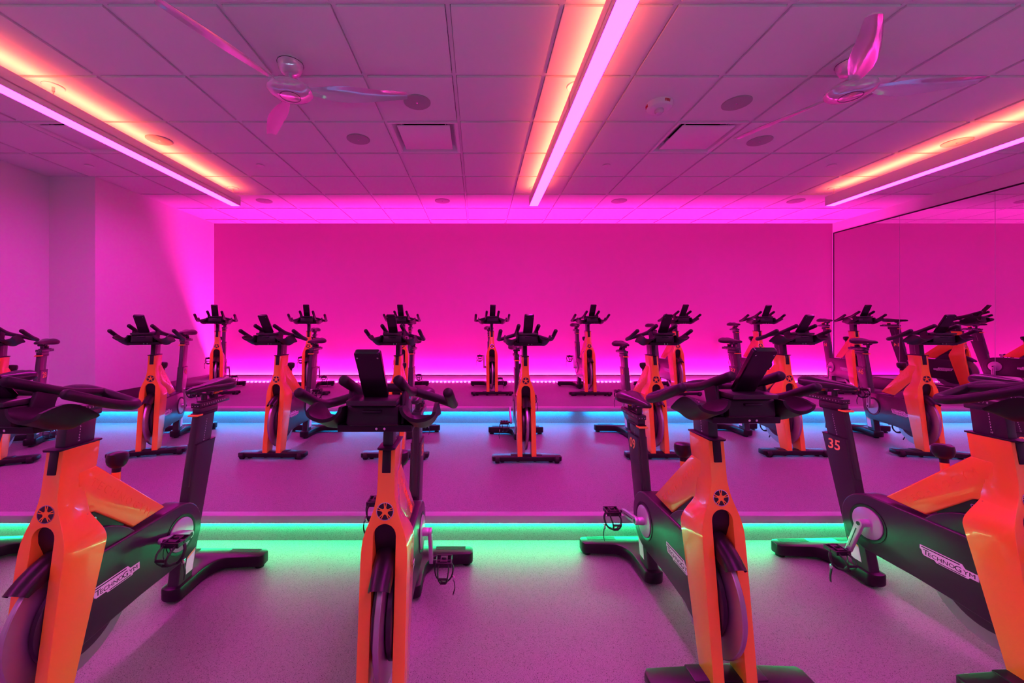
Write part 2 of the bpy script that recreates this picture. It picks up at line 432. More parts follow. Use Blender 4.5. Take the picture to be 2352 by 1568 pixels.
for px, py, lb in ((598, 379, 'small white sprinkler cover right of the left pendant'), (1393, 379, 'small white sprinkler cover right of the middle pendant'),
                   (1910, 379, 'small white sprinkler cover left of the right pendant'), (205, 380, 'small white sprinkler cover above the left column')):
    if sk is None:
        m = MB(); m.lathe([(0, .003), (.030, .003), (.030, -.004), (.041, -.004), (.041, -.008), (.038, -.0095), (0, -.0095)], seg=28); sk = o = m.build('sprinkler_cover', M['white'])
    else: o = sk.copy(); COL.objects.link(o)
    x, y = cpos(px, py); o.location = (x, y, CEIL); tag(o, lb, 'sprinkler cover', 'sprinkler covers on the ceiling')
# air diffusers
def make_diffuser():
    t = empty('air_diffuser', '', 'vent', (0, 0, CEIL))
    a, b = TX / 2 - .010, TY / 2 - .010
    def frame(prof):
        mb = MB(); mb.loft([[(sx * (a - i), sy * (b - i), z) for sx, sy in ((-1, -1), (1, -1), (1, 1), (-1, 1))] for i, z in prof], caps=False); return mb
    m = frame([(0, .012), (0, -.003), (.018, -.004), (.03, .006), (.055, .05), (.075, .062), (.10, .062), (.105, .098)]); m.build('frame', M['white'], t, smooth=False)
    m = MB(); m.lathe([(0, .088), (.2, .088), (.2, .098), (0, .098)], seg=32); m.build('duct_opening', M['dark'], t)
    m = MB(); m.box((0, 0, .008), (.455, .445, .012)); pq = m.build('plaque', M['white'], t, bevel=.003)
    for sx in (-1, 1):
        for sy in (-1, 1):
            m = MB(); m.box((sx * .19, sy * .185, .05), (.012, .012, .08)); m.build('bracket', M['white'], pq)
    return t
df = make_diffuser()
for k, ((ix, iy), lb) in enumerate(zip(DIFF, ('square air diffuser half hidden behind the left pendant', 'square air diffuser left of the middle pendant',
                                              'square air diffuser right of the middle pendant', 'square air diffuser behind the right pendant near the mirror'))):
    o = df if k == 0 else copy_tree(df)
    a, b, c, d = cell(ix, iy); o.location = ((a + b) / 2, (c + d) / 2, CEIL); tag(o, lb, 'vent', 'square air diffusers')
# fire strobe
x, y = cpos(1514, 238)
t = empty('fire_strobe', 'round white fire alarm strobe marked FIRE beside the middle pendant', 'alarm', (x, y, CEIL))
m = MB(); m.lathe([(0, .004), (.097, .004), (.097, -.008), (.092, -.036), (.085, -.044), (.066, -.048), (0, -.048)], seg=48); bd = m.build('body', M['white'], t)
m = MB(); m.lathe([(0, -.046), (.032, -.048), (.034, -.062), (.024, -.078), (0, -.083)], seg=24); m.build('lens', M['clear'], t)
m = MB(); m.cyl((-.022, 0, -.06), (.022, 0, -.06), .006); m.build('flash_tube', M['chrome'], t)
def on_rim(th0):
    def w(v):
        a = th0 + v.x / .0952; q = .0952 - .18 * (v.y + .004) * -1 - .001; return Vector((q * math.cos(a), q * math.sin(a), -.022 + v.y)) + Vector((math.cos(a), math.sin(a), 0)) * v.z
    return w
for th in (math.radians(-76), math.radians(-186), math.radians(54)):
    m = MB(); put_text(m, 'FIRE', None, (1, 0, 0), (0, 0, 1), .026, .0016, .0008, wrap=on_rim(th)); m.build('lettering', M['red'], bd)

# ================================================================== THE BIKE
# side-view coordinates: u forward, v to the left-hand side of the rider, z up.  Local mesh axes: (v, -u, z).
def V(v, u, z): return Vector((v, -u, z))
def Ff(z): return .012 + (.66 - z) * .136             # front face of the fork
def lerp(tab, z):
    for (a, fa), (b, fb) in zip(tab, tab[1:]):
        if a <= z <= b: return fa + (fb - fa) * (z - a) / (b - a)
    return tab[0][1] if z < tab[0][0] else tab[-1][1]
REAR = [(.03, .012), (.515, -.120), (.54, -.120), (.575, -.112), (.605, -.104), (.62, -.100), (.755, -.105), (.772, -.131), (.862, -.143)]
OUT = [(.03, .0765), (.50, .0770), (.54, .0762), (.57, .072), (.60, .0635), (.63, .052), (.66, .0405), (.69, .0335), (.72, .0294), (.76, .0286), (.862, .0286)]
OUTB = [(.03, .0765), (.50, .0770), (.53, .0745), (.555, .066), (.58, .052), (.60, .040), (.62, .0310), (.64, .0276), (.69, .0270), (.772, .0270), (.80, .0286), (.862, .0286)]
AZ, AR = .582, .0375                                    # arch centre and radius
AX, AZC = -.505, .322                                   # crank axle (u, z)
WU, WZ, WR = -.08, .285, .222                           # flywheel
BIKE = {}

def build_bike():
    t = empty('exercise_bike', '', 'exercise bike', (0, 0, 0))
    # ---- frame: fork with arch + head + top tube
    m = MB(); bm = m.bm
    zs = [.04, .12, .25, .38, .50, .515, .53, .545, .56, .57, AZ]
    zs += [AZ + AR * math.sin(math.radians(a)) for a in (18, 36, 54, 70, 82, 90)]
    zs += [.635, .65, .665, .68, .70, .72, .755, .772, .80, .86]
    prevF = prevB = None
    for z in zs:
        o, fr, rr = lerp(OUT, z), Ff(z), lerp(REAR, z); ob = lerp(OUTB, z)
        if z <= AZ: i_ = AR
        elif z < AZ + AR - 1e-6: i_ = math.sqrt(max(0, AR ** 2 - (z - AZ) ** 2))
        else: i_ = 0
        if i_ > 1e-6:
            Fr = [bm.verts.new(V(x, fr, z)) for x in (-o, -i_, i_, o)]; ib = min(i_, ob * .8); Bk = [bm.verts.new(V(x, rr, z)) for x in (-ob, -ib, ib, ob)]
        else:
            a, b = bm.verts.new(V(0, fr, z)), bm.verts.new(V(0, rr, z))
            Fr = [bm.verts.new(V(-o, fr, z)), a, a, bm.verts.new(V(o, fr, z))]; Bk = [bm.verts.new(V(-ob, rr, z)), b, b, bm.verts.new(V(ob, rr, z))]
        if prevF:
            P, Q = prevF, prevB
            def q(*vs):
                u_ = []
                for x in vs:
                    if x not in u_: u_.append(x)
                if len(u_) > 2: m.face(u_)
            for s_, e_ in ((0, 1), (2, 3)):
                q(P[s_], P[e_], Fr[e_], Fr[s_]); q(Q[e_], Q[s_], Bk[s_], Bk[e_])
            q(P[0], Fr[0], Bk[0], Q[0]); q(P[3], Q[3], Bk[3], Fr[3])
            if P[1] is not P[2]:
                q(P[1], Q[1], Bk[1], Fr[1]); q(P[2], Fr[2], Bk[2], Q[2])
        else:
            m.face((Fr[0], Bk[0], Bk[1], Fr[1])); m.face((Fr[2], Bk[2], Bk[3], Fr[3]))
        prevF, prevB = Fr, Bk
    m.face((prevF[0], prevF[1], prevF[3], prevB[3], prevB[1], prevB[0]))
    bmesh.ops.recalc_face_normals(bm, faces=bm.faces)
    es = [e for e in bm.edges if len(e.link_faces) == 2 and e.calc_face_angle(0) > math.radians(40)]
    bmesh.ops.bevel(bm, geom=es, offset=.008, segments=3, profile=.5, affect='EDGES', clamp_overlap=True)
    # top tube
    m2 = MB()
    pts = [(-.06, .72), (-.06, .772), (-.131, .772), (-.446, .476), (-.283, .467), (-.125, .605), (-.112, .607), (-.06, .63)]
    m2.loft([[V(x, u, z) for u, z in pts] for x in (-.0282, .0282)])
    bmesh.ops.recalc_face_normals(m2.bm, faces=m2.bm.faces)
    bmesh.ops.bevel(m2.bm, geom=[e for e in m2.bm.edges if e.calc_face_angle(0) > math.radians(30)], offset=.007, segments=3, profile=.5, affect='EDGES', clamp_overlap=True)
    tmp = bpy.data.meshes.new('t'); m2.bm.to_mesh(tmp); m2.bm.free(); bm.from_mesh(tmp); bpy.data.meshes.remove(tmp)
    frame = m.build('frame', M['orange'], t, sharp=35)
    # knob stem in orange belongs to the frame
    # lettering pressed into the tube sides
    d = (Vector((-.126, .772)) - Vector((-.446, .476))).normalized()          # (u, z) along the tube towards the head
    mid = Vector((-.236, .606)); n_ = Vector((-d.y, d.x))
    mb = MB()
    put_text(mb, 'TECHNOGYM', V(-.0283, mid.x, mid.y), V(0, d.x, d.y), V(0, n_.x, n_.y), .040, .0011, .0, spacing=1.55)
    mb.build('raised_lettering', M['orange'], frame, smooth=False)
    mb = MB()
    put_text(mb, 'TECHNOGYM', V(.0283, mid.x, mid.y), V(0, -d.x, -d.y), V(0, n_.x, n_.y), .040, .0011, .0, spacing=1.55)
    mb.build('raised_lettering', M['orange'], frame, smooth=False)
    # emblem: five-spoke disc
    nrm = Vector((1, .136)).normalized()                                      # (u, z) normal of the fork face
    ec = Vector((Ff(.66), .66))
    R_, U_ = Vector((1, 0, 0)), V(0, -.136, 1).normalized()
    N_ = V(0, nrm.x, nrm.y)
    C_ = V(0, ec.x, ec.y)
    def disc(mb, r0, r1, h0, h1, seg=36):
        rg = lambda r, h: [C_ + R_ * r * math.cos(2 * PI * k / seg) + U_ * r * math.sin(2 * PI * k / seg) + N_ * h for k in range(seg)]
        if r0 == 0: mb.loft([rg(r1, h0), rg(r1, h1)])
        else: mb.loft([rg(r0, h0), rg(r1, h0), rg(r1, h1), rg(r0, h1), rg(r0, h0)], caps=False)
    mb = MB(); disc(mb, 0, .0275, -.002, .0012); em = mb.build('emblem', M['decal_k'], frame)
    mb = MB(); disc(mb, .0265, .0288, -.002, .0022); mb.build('emblem_ring', M['chrome'], frame)
    mb = MB()
    star = []
    for k in range(10):
        a = PI / 2 + k * PI / 5; r = .0168 if k % 2 == 0 else .0094
        star.append((a, r))
    mb.loft([[C_ + R_ * r * math.cos(a) + U_ * r * math.sin(a) + N_ * h for a, r in star] for h in (.001, .0020)])
    for k in range(5):
        a = PI / 2 + k * 2 * PI / 5
        for s_ in (-1, 1):
            rd = R_ * math.cos(a) + U_ * math.sin(a); tg = -R_ * math.sin(a) + U_ * math.cos(a)
            p0, p1 = C_ + rd * .011 + tg * s_ * .0018, C_ + rd * .0268 + tg * s_ * .0040
            w = tg * .0015
            mb.loft([[p0 - w + N_ * .001, p0 + w + N_ * .001, p1 + w + N_ * .001, p1 - w + N_ * .001], [p0 - w + N_ * .002, p0 + w + N_ * .002, p1 + w + N_ * .002, p1 - w + N_ * .002]])
    mb.build('emblem_spokes', M['orange'], frame, smooth=False)
    # ---- resistance knob
    kd = V(0, -.10, 1).normalized(); kb = V(0, -.233, .668)
    ks = MB(); ks.cyl(kb, kb + kd * .040, .0155, .0145, 18); kst = ks.build('knob_stem', M['orange'], t)
    mb = MB(); prof = [(0, .034), (.014, .034), (.0145, .056), (.022, .060), (.030, .070), (.0345, .084), (.0350, .098), (.033, .109), (.026, .115), (0, .118)]
    rings = []
    ax = kd; e1 = Vector((1, 0, 0)); e2 = ax.cross(e1)
    for r, h in prof: rings.append([kb + ax * h + (e1 * math.cos(2 * PI * k / 24) + e2 * math.sin(2 * PI * k / 24)) * max(r, 1e-4) for k in range(24)])
    mb.loft(rings); mb.build('resistance_knob', M['black'], t)
    # ---- head collar and clamp insert
    mb = MB()
    zc = .860
    mb.loft([[V(x, u, zc + dz) for x, u in ((-.0305, -.150), (.0305, -.150), (.0305, -.004), (.020, .004), (-.020, .004), (-.0305, -.004))] for dz in (0, .007)])
    hp = mb.build('head_collar', M['black'], t, bevel=.002)
    mb = MB(); mb.loft([[V(x, Ff(z) + du, z) for x in (-.0145, .0145) for du in ((-.02, .0035) if x < 0 else (.0035, -.02))] for z in (.782, .862)])
    mb.build('clamp_plate', M['black'], t, bevel=.002)
    # ---- handlebar post
    mb = MB()
    def pr(z, a, b, w): return [V(x, u, z) for x, u in ((-w, a), (w, a), (w, b), (-w, b))]
    sl = -.13
    mb.loft([pr(.80, -.125, -.022, .018), pr(.985, -.125 + sl * .16, -.022 + sl * .16, .018)])
    post = mb.build('handlebar_post', M['cover'], t, bevel=.004)
    for s_ in (-1, 1):
        mb = MB()
        for k in range(9):
            z = .955 - k * .0097; u = -.072 + sl * (z - .85)
            put_text(mb, str(k + 2), V(s_ * .0184, u, z), V(0, -s_, 0), (0, 0, 1), .0085, .0002)
        mb.build('height_scale', M['decal_w'], post, smooth=False)
    # ---- handlebar: sliding beam, loop, inner bars
    mb = MB(); mb.loft([[V(x, u, z) for x, z in ((-.023, .974), (.023, .974), (.023, .997), (-.023, .997))] for u in (-.185, .12)])
    mb.loft([[V(x, u, z) for x, z in ((-.020, .955), (.020, .955), (.021, .976), (-.021, .976))] for u in (-.16, .02)])
    beam = mb.build('handlebar_slider', M['cover'], t, bevel=.004)
    for s_ in (-1, 1):
        mb = MB()
        for k in range(8):
            put_text(mb, str(k + 1), V(s_ * .0234, (-.172 + k * .0125) , .987), V(0, -s_, 0), (0, 0, 1), .011, .0002)
        mb.build('reach_scale', M['decal_w'], beam, smooth=False)
    hb = MB()
    half = [(.221, .158, 1.080), (.2245, .015, 1.022), (.226, -.060, 1.003), (.205, -.098, 1.004), (.10, -.102, 1.036), (.03, -.098, 1.056)]
    path = [V(a, b, c) for a, b, c in half] + [V(-a, b, c) for a, b, c in reversed(half)]
    hb.tube(fillet(path, [.05, .025, .03, .05, .03, .03, .05, .03, .025, .05], 5), .0158, 14, round_ends=True)
    for s_ in (-1, 1):
        hb.tube(fillet([V(s_ * .079, .186, 1.121), V(s_ * .079, .025, 1.062), V(s_ * .079, -.098, 1.042)], .05, 5), .0158, 14, round_ends=True)
    hbar = hb.build('handlebar', M['rubber'], t, sharp=60)
    # console body between the elbow cups
    mb = MB()
    mb.loft([[V(x, u, z) for u, z in ((.03, .992), (.150, .980), (.174, .988), (.168, 1.045), (.06, 1.040))] for x in (-.076, .076)])
    cb = mb.build('console_body', M['black'], t, bevel=.006)
    mb = MB(); mb.loft([[V(x, u, z) for u, z in ((.088, 1.044), (.186, 1.046), (.190, 1.062), (.09, 1.064))] for x in (-.073, .073)])
    mb.build('tray', M['cover'], cb, bevel=.003)
    mb = MB(); mb.loft([[V(x, u, z) for u, z in ((.160, 1.025), (.1795, 1.025), (.1795, 1.032), (.160, 1.032))] for x in (-.028, .028)])
    mb.build('slot_lip', M['glass'], cb, bevel=.002)
    mb = MB(); mb.loft([[V(x, u, z) for u, z in ((.085, .960), (.146, .960), (.150, .983), (.085, .983))] for x in (-.112, .112)]); mb.build('lower_bar', M['black'], cb, bevel=.003)
    mb = MB()
    for x in (.006, .030): mb.cyl(V(x, .145, .971), V(x, .1505, .971), .0038, None, 12)
    mb.build('screw_head', M['chrome'], cb)
    # elbow cups
    def cup(s_):
        mb = MB(); nu, na = 16, 16; S = []
        for lay in (0, 1):
            G = []
            for i in range(nu + 1):
                q_ = i / nu; u = .022 + (.200 - .022) * q_
                zf = lerp([(0, .974), (.27, .953), (.6, .969), (1, 1.002)], q_) + lay * .010
                row = []
                for j in range(na + 1):
                    a = -1 + 2 * j / na                                        # -1 inner wall, +1 outer wall
                    # rim: low at the back, high in the middle, dipping towards the front lip in the centre
                    if a >= 0: rim = .990 + .055 * math.sin(min(1, q_ / .6) * PI / 2) - .014 * max(0, (q_ - .6) / .4) ** 1.3
                    else: rim = .984 + .060 * math.sin(min(1, q_ / .9) * PI / 2)
                    R = .053 - lay * .010
                    vv = .135 + R * math.sin(a * PI / 2)
                    zz = zf + (rim - zf) * (1 - math.cos(a * PI / 2)) ** 1.0
                    uu = u + (.020 * (1 - abs(a)) - .016) * max(0, q_ - .75) * 4 * .5
                    row.append(mb.bm.verts.new(V(s_ * vv, uu, zz)))
                G.append(row)
            S.append(G)
        for G in S:
            for i in range(nu):
                for j in range(na): mb.face((G[i][j], G[i + 1][j], G[i + 1][j + 1], G[i][j + 1]))
        A, B = S
        bd = [(i, 0) for i in range(nu + 1)] + [(nu, j) for j in range(1, na + 1)] + [(i, na) for i in range(nu - 1, -1, -1)] + [(0, j) for j in range(na - 1, 0, -1)]
        for (a, b), (c, d_) in zip(bd, bd[1:] + bd[:1]): mb.face((A[a][b], A[c][d_], B[c][d_], B[a][b]))
        bmesh.ops.recalc_face_normals(mb.bm, faces=mb.bm.faces)
        # rounded rim, and the web that carries the cup from the inner bar
        c_ = mb.build('elbow_cup', M['rubber'], hbar, sharp=50)
        w = MB(); w.loft([[V(s_ * x, u, z) for u, z in ((.05, 1.065), (.115, 1.085), (.150, .985), (.085, .962))] for x in (.074, .088)])
        w.build('cup_bracket', M['rubber'], hbar, bevel=.006, seg=3)
    cup(-1); cup(1)
    # console screen
    a = Vector((.122, 1.063)); b = Vector((.2275, 1.2095)); dr = (b - a).normalized(); nn = Vector((dr.y, -dr.x))     # nn faces forward
    L = (b - a).length
    mb = MB(); mid = (a + b) / 2
    prof = rrect(.0745, L, .009, 4)
    rg = lambda sc_, h: [V(x * sc_, mid.x + dr.x * y * (1 - (1 - sc_) * .4) + nn.x * h, mid.y + dr.y * y * (1 - (1 - sc_) * .4) + nn.y * h) for x, y in prof]
    mb.loft([rg(.94, -.009), rg(1, -.006), rg(1, .006), rg(.93, .010)]); scr = mb.build('console', M['glass'], t, sharp=30)
    mb = MB()
    for s_ in (-1, 1):
        p = mid + dr * (L / 2 - .018) + nn * .009
        mb.cyl(V(s_ * .0285, p.x, p.y), V(s_ * .0285, p.x + nn.x * .0022, p.y + nn.y * .0022), .0026, None, 10)
    mb.build('console_screw', M['chrome'], scr)
    mb = MB(); p = mid + nn * -.0093; q0, q1 = p - dr * L * .44, p + dr * L * .44
    mb.loft([[V(x, q_.x, q_.y) for x in (-.031, .031)] + [V(x, q_.x - nn.x * .0008, q_.y - nn.y * .0008) for x in (.031, -.031)] for q_ in (q0, q1)])
    mb.build('display_glass', M['dark'], scr)
    # ---- belt cover (capsule at the rear, straight to the front)
    mb = MB(); pts = []
    for k in range(19):
        an = math.radians(90 + 180 * k / 18); pts.append((AX + .1355 * math.cos(an), AZC + .1355 * math.sin(an)))
    pts += [(-.30, .186), (-.13, .176), (-.02, .166), (.0, .19), (-.02, .30), (-.07, .446), (-.10, .457)]
    mb.loft([[V(x, u, z) for u, z in pts] for x in (-.050, .050)])
    cov = mb.build('belt_cover', M['cover'], t, bevel=.008, seg=3, ang=50)
    # hub cover over the flywheel inside the light ring
    for s_ in (-1, 1):
        mb = MB(); mb.lathe([(0, .012 * s_), (.150, .012 * s_), (.156, .016 * s_), (.156, .030 * s_), (.150, .034 * s_), (0, .0345 * s_)], V(0, WU, WZ), 'X', 48)
        mb.build('hub_cover', M['cover'], cov)
    # ring recess and crank discs, logo badges
    for s_ in (-1, 1):
        mb = MB(); mb.lathe([(.074, .0495 * s_), (.088, .0495 * s_), (.088, .0525 * s_), (.080, .0525 * s_), (.074, .0505 * s_), (.074, .0495 * s_)], V(0, AX, AZC), 'X', 48)
        mb.build('disc_surround', M['black'], cov)
        mb = MB(); mb.lathe([(0, .049 * s_), (.0725, .049 * s_), (.0725, .0545 * s_), (.070, .056 * s_), (0, .056 * s_)], V(0, AX, AZC), 'X', 48)
        mb.build('crank_disc', M['silver'], t)
        # badge
        W = .196; ox, oz = (-.284 if s_ < 0 else -.088), .296
        tx = lambda x, y, h: V(s_ * (.0503 + h), ox + (x * W if s_ < 0 else -x * W), oz + y * W)
        pl_ = [(0, .235), (0, .155), (.035, .13), (.05, .06), (.085, .035), (.275, .035), (.305, 0), (.835, 0), (.86, .035), (1, .035), (1, .165), (.79, .165), (.735, .235)]
        mb = MB(); mb.loft([[tx(x, y, h) for x, y in pl_] for h in (-.0005, .0008)]); bdg = mb.build('logo_badge', M['decal_w'], t, smooth=False)
        mb = MB()
        rt = V(0, 1, 0) if s_ < 0 else V(0, -1, 0)
        put_text(mb, 'T', tx(.062, .112, .0010), rt, (0, 0, 1), .150 * W, .0003, .012 * W * 0, align='LEFT', wx=1.2)
        put_text(mb, 'ECHNO', tx(.150, .098, .0010), rt, (0, 0, 1), .112 * W, .0003, 0, align='LEFT', wx=1.20)
        put_text(mb, 'G', tx(.610, .100, .0010), rt, (0, 0, 1), .150 * W, .0003, 0, align='LEFT', wx=1.18)
        put_text(mb, 'YM', tx(.755, .098, .0010), rt, (0, 0, 1), .112 * W, .0003, 0, align='LEFT', wx=1.30)
        for x0_, x1_, y0_, y1_ in ((.03, .70, .195, .215), (.34, .80, .016, .030)):
            mb.loft([[tx(x, y, h) for x, y in ((x0_, y0_), (x1_, y0_), (x1_, y1_), (x0_, y1_))] for h in (.0007, .0013)])
        mb.build('logo_lettering', M['decal_k'], bdg, smooth=False)
    # wheel guard behind the fork, under the tube
    mb = MB(); pts = [(-.305, .44)]
    for k in range(12):
        an = math.radians(141 - 46 * k / 11); pts.append((WU + .262 * math.cos(an), WZ + .262 * math.sin(an)))
    pts += [(-.095, .44)]
    mb.loft([[V(x, u, z) for u, z in pts] for x in (-.040, .040)]); mb.build('wheel_guard', M['cover'], t, bevel=.010, seg=3, ang=50)
    mb = MB(); mb.loft([[V(x, u, z) for u, z in ((-.245, .50), (-.128, .604), (-.10, .60), (-.09, .44), (-.245, .44))] for x in (-.022, .022)])
    gp = mb.build('guard_plate', M['black'], t)
    mb = MB()
    for s_ in (-1, 1): mb.lathe([(.0035, .022 * s_), (.0065, .022 * s_), (.0065, .0235 * s_), (.0035, .0235 * s_)], V(0, -.128, .578), 'X', 14)
    mb.build('guard_bolt', M['chrome'], gp)
    # ---- flywheel: steel rim ring plus hub disc
    mb = MB(); mb.lathe([(.135, -.009), (WR - .003, -.009), (WR, -.006), (WR, .006), (WR - .003, .009), (.135, .009), (.135, -.009)], V(0, WU, WZ), 'X', 72)
    fw = mb.build('flywheel', M['steel'], t)
    mb = MB(); mb.lathe([(0, -.008), (.140, -.008), (.140, .008), (0, .008)], V(0, WU, WZ), 'X', 48); mb.build('flywheel_web', M['black'], fw)
    # brake shroud: curved fender in front of the arch
    mb = MB(); rings = []
    for k in range(13):
        q_ = k / 12; an = math.radians(96 - 54 * q_); r = .236 + .016 * q_ ** 1.5; hw = .034
        c, s_ = math.cos(an), math.sin(an); rg_ = []
        hump = [(math.sin(math.radians(t_)) , math.cos(math.radians(t_))) for t_ in range(-90, 91, 15)]
        arc = [(-hw, -.036)] + [(hw * a_, -.012 + .026 * b_) for a_, b_ in hump] + [(hw, -.036), (hw - .003, -.036)] + [((hw - .003) * a_, -.012 + .0225 * b_) for a_, b_ in reversed(hump)] + [(-hw + .003, -.036)]
        cut = 1 if q_ < .8 else 1 - (q_ - .8) * 2.2
        for x, dr_ in arc: rg_.append(V(x, WU + (r + (dr_ * cut if dr_ < -.013 else dr_)) * c, WZ + (r + (dr_ * cut if dr_ < -.013 else dr_)) * s_))
        rings.append(rg_)
    mb.loft(rings); mb.build('brake_shroud', M['black'], t, sharp=50)
    # dark backing that closes the arch behind the shroud
    mb = MB(); mb.loft([[V(x, u, z) for u, z in ((-.10, .44), (-.065, .44), (-.018, .50), (.002, .56), (.003, .614), (-.09, .614))] for x in (-.0372, .0372)]); mb.build('arch_backing', M['black'], t)
    # ---- front base
    mb = MB()
    plan = [(-.285, .030), (-.272, .012), (-.10, .004), (.10, .004), (.272, .012), (.285, .030), (.285, .088), (.275, .104), (-.275, .104), (-.285, .088)]
    mb.loft([[V(x, u, z) for x, u in plan] for z in (.016, .052)])
    mb.loft([[V(x, u, z) for x, u in ((-.13, .002), (.13, .002), (.13, .075), (-.13, .075))] for z in (.045, .056)])
    fb = mb.build('front_base', M['black'], t, bevel=.007, seg=2, ang=40)
    for s_ in (-1, 1):
        mb = MB(); mb.lathe([(0, -.018), (.022, -.018), (.027, -.013), (.027, .013), (.022, .018), (0, .018)], V(s_ * .243, .095, .027), 'X', 24); mb.build('transport_wheel', M['pad'], fb)
        mb = MB(); mb.lathe([(0, 0), (.017, 0), (.017, .018), (0, .018)], V(s_ * .20, .06, 0), 'Z', 18); mb.build('foot_pad', M['pad'], fb)
        mb = MB(); mb.lathe([(0, 0), (.014, 0), (.014, .018), (0, .018)], V(s_ * .07, .05, 0), 'Z', 14); mb.build('foot_pad', M['pad'], fb)
    # ---- rear base: stem flaring into a cross bar
    plan = []
    half = []
    for k in range(7):
        an = math.radians(90 - 90 * k / 6); half.append((.046 * math.cos(an), -.515 + .026 * math.sin(an)))
    half += [(.046, -.60), (.047, -.66)]
    for k in range(1, 7):
        q_ = k / 6; half.append((.047 + .07 * q_ ** 1.4, -.66 - .085 * math.sin(q_ * PI / 2) ** .9))
    half += [(.20, -.752), (.270, -.757), (.285, -.772), (.286, -.815), (.270, -.832), (.10, -.838), (0, -.838)]
    plan = half + [(-x, u) for x, u in reversed(half[1:-1])]
    mb = MB(); mb.loft([[V(x, u, z) for x, u in plan] for z in (.016, .074)])
    rb = mb.build('rear_base', M['black'], t, bevel=.008, seg=2, ang=40)
    for s_ in (-1, 1):
        mb = MB()
        for k in range(4): mb.loft([[V(s_ * x, u, z) for x, u in ((.085, -.795 - k * .009), (.245, -.795 - k * .009), (.245, -.799 - k * .009), (.085, -.799 - k * .009))] for z in (.073, .0750)])
        mb.build('grip_ribs', M['black'], rb, smooth=False)
    for s_ in (-1, 1):
        mb = MB(); mb.lathe([(0, 0), (.022, 0), (.022, .006), (.014, .008), (.014, .02), (0, .02)], V(s_ * .25, -.795, 0), 'Z', 20); mb.build('foot_pad', M['pad'], rb)
    mb = MB(); mb.lathe([(0, 0), (.02, 0), (.02, .02), (0, .02)], V(0, -.54, 0), 'Z', 20); mb.build('foot_pad', M['pad'], rb)
    # ---- seat post (outer)
    def sect(z, a, b, w, r=.010):
        pts_ = rrect(abs(b - a), 2 * w, r, 3); c_ = (a + b) / 2
        return [V(y, c_ + x, z) for x, y in pts_]
    mb = MB(); mb.loft([sect(.06, -.606, -.512, .0275), sect(.30, -.672, -.560, .0265), sect(.692, -.782, -.640, .0255)])
    sp_ = mb.build('seat_post', M['cover'], t, bevel=.002, seg=1, ang=60, sharp=30)
    mb = MB(); mb.loft([sect(.690, -.783, -.639, .026), sect(.694, -.784, -.640, .026)]); mb.build('post_collar', M['black'], sp_)
    for s_ in (-1, 1):
        mb = MB(); x0_ = s_ * .0275
        q4 = [(-.628, .195), (-.572, .175), (-.556, .100), (-.606, .100)]
        mb.loft([[V(x0_ * (1 + e), u, z) for u, z in q4] for e in (0, .03)]); ws = mb.build('warning_sticker', M['decal_w'], sp_, smooth=False)
        mb = MB(); q5 = [(-.6255, .194), (-.5735, .1755), (-.5715, .167), (-.6235, .185)]
        mb.loft([[V(x0_ * (1 + e), u, z) for u, z in q5] for e in (.031, .04)]); mb.build('sticker_band', M['decal_o'], sp_, smooth=False)
    # ---- inner seat tube with scale, collar and lever (these slide up and down)
    mb = MB(); mb.loft([sect(.50, -.712, -.592, .018), sect(.842, -.792, -.664, .018)]); st_ = mb.build('seat_tube', M['cover'], t, bevel=.0015, seg=1, ang=60, sharp=30)
    for s_ in (-1, 1):
        mb = MB()
        for k in range(10):
            z = .802 - k * .0112; u = -.722 - .24 * (z - .80)
            put_text(mb, str(k + 1), V(s_ * .0184, u, z), V(0, -s_, 0), (0, 0, 1), .0085, .0002)
        mb.build('height_scale', M['decal_w'], st_, smooth=False)
    mb = MB(); mb.loft([sect(.826, -.802, -.660, .022), sect(.842, -.806, -.655, .023)]); mb.build('tube_collar', M['black'], st_, bevel=.002)
    mb = MB(); mb.loft([[V(x, u, z) for x, u in ((-.026, -.685), (.026, -.685), (.024, -.642), (-.024, -.642))] for z in (.829, .838)]); mb.build('release_lever', M['lever'], st_, bevel=.003)
    # saddle slider
    mb = MB(); mb.loft([[V(x, u, z) for x, u in ((-.02, -.805), (.02, -.805), (.02, -.67), (-.02, -.67))] for z in (.84, .866)])
    mb.loft([[V(x, u, z) for u, z in ((-.898, .868), (-.665, .868), (-.665, .893), (-.898, .893))] for x in (-.0235, .0235)])
    mb.loft([[V(x, u, z) for u, z in ((-.88, .892), (-.69, .892), (-.69, .900), (-.88, .900))] for x in (-.013, .013)])
    ss = mb.build('saddle_slider', M['cover'], t, bevel=.003)
    for s_ in (-1, 1):
        mb = MB()
        for k in range(11):
            put_text(mb, str(k + 1), V(s_ * .0239, -.680 - k * .0175, .8805), V(0, -s_, 0), (0, 0, 1), .0105, .0002)
        mb.build('reach_scale', M['decal_w'], ss, smooth=False)
    mb = MB()
    for x in (-.014, 0, .014): mb.cyl(V(x, -.665, .878), V(x, -.6625, .878), .0028, None, 10)
    mb.build('slider_screw', M['chrome'], ss)
    mb = MB(); mb.lathe([(0, .898), (.020, .898), (.020, .920), (0, .920)], V(0, -.80, 0), 'Z', 20); kb_ = mb.build('slider_knob', M['pad'], ss)
    mb = MB(); mb.loft([[V(x, u, z) for x, u in ((-.012, -.83), (.012, -.83), (.018, -.785), (-.018, -.785))] for z in (.919, .930)]); mb.build('slider_lever', M['lever'], ss, bevel=.003)
    # saddle (moves fore and aft)
    stn = [(-.612, .008, .964, .014), (-.618, .016, .969, .022), (-.64, .022, .975, .032), (-.69, .027, .980, .038), (-.745, .036, .984, .044), (-.785, .052, .988, .052),
           (-.82, .067, .993, .058), (-.85, .076, .997, .060), (-.876, .076, .998, .056), (-.893, .066, .997, .046), (-.903, .048, .994, .034), (-.907, .030, .990, .018)]
    mb = MB(); rings = []
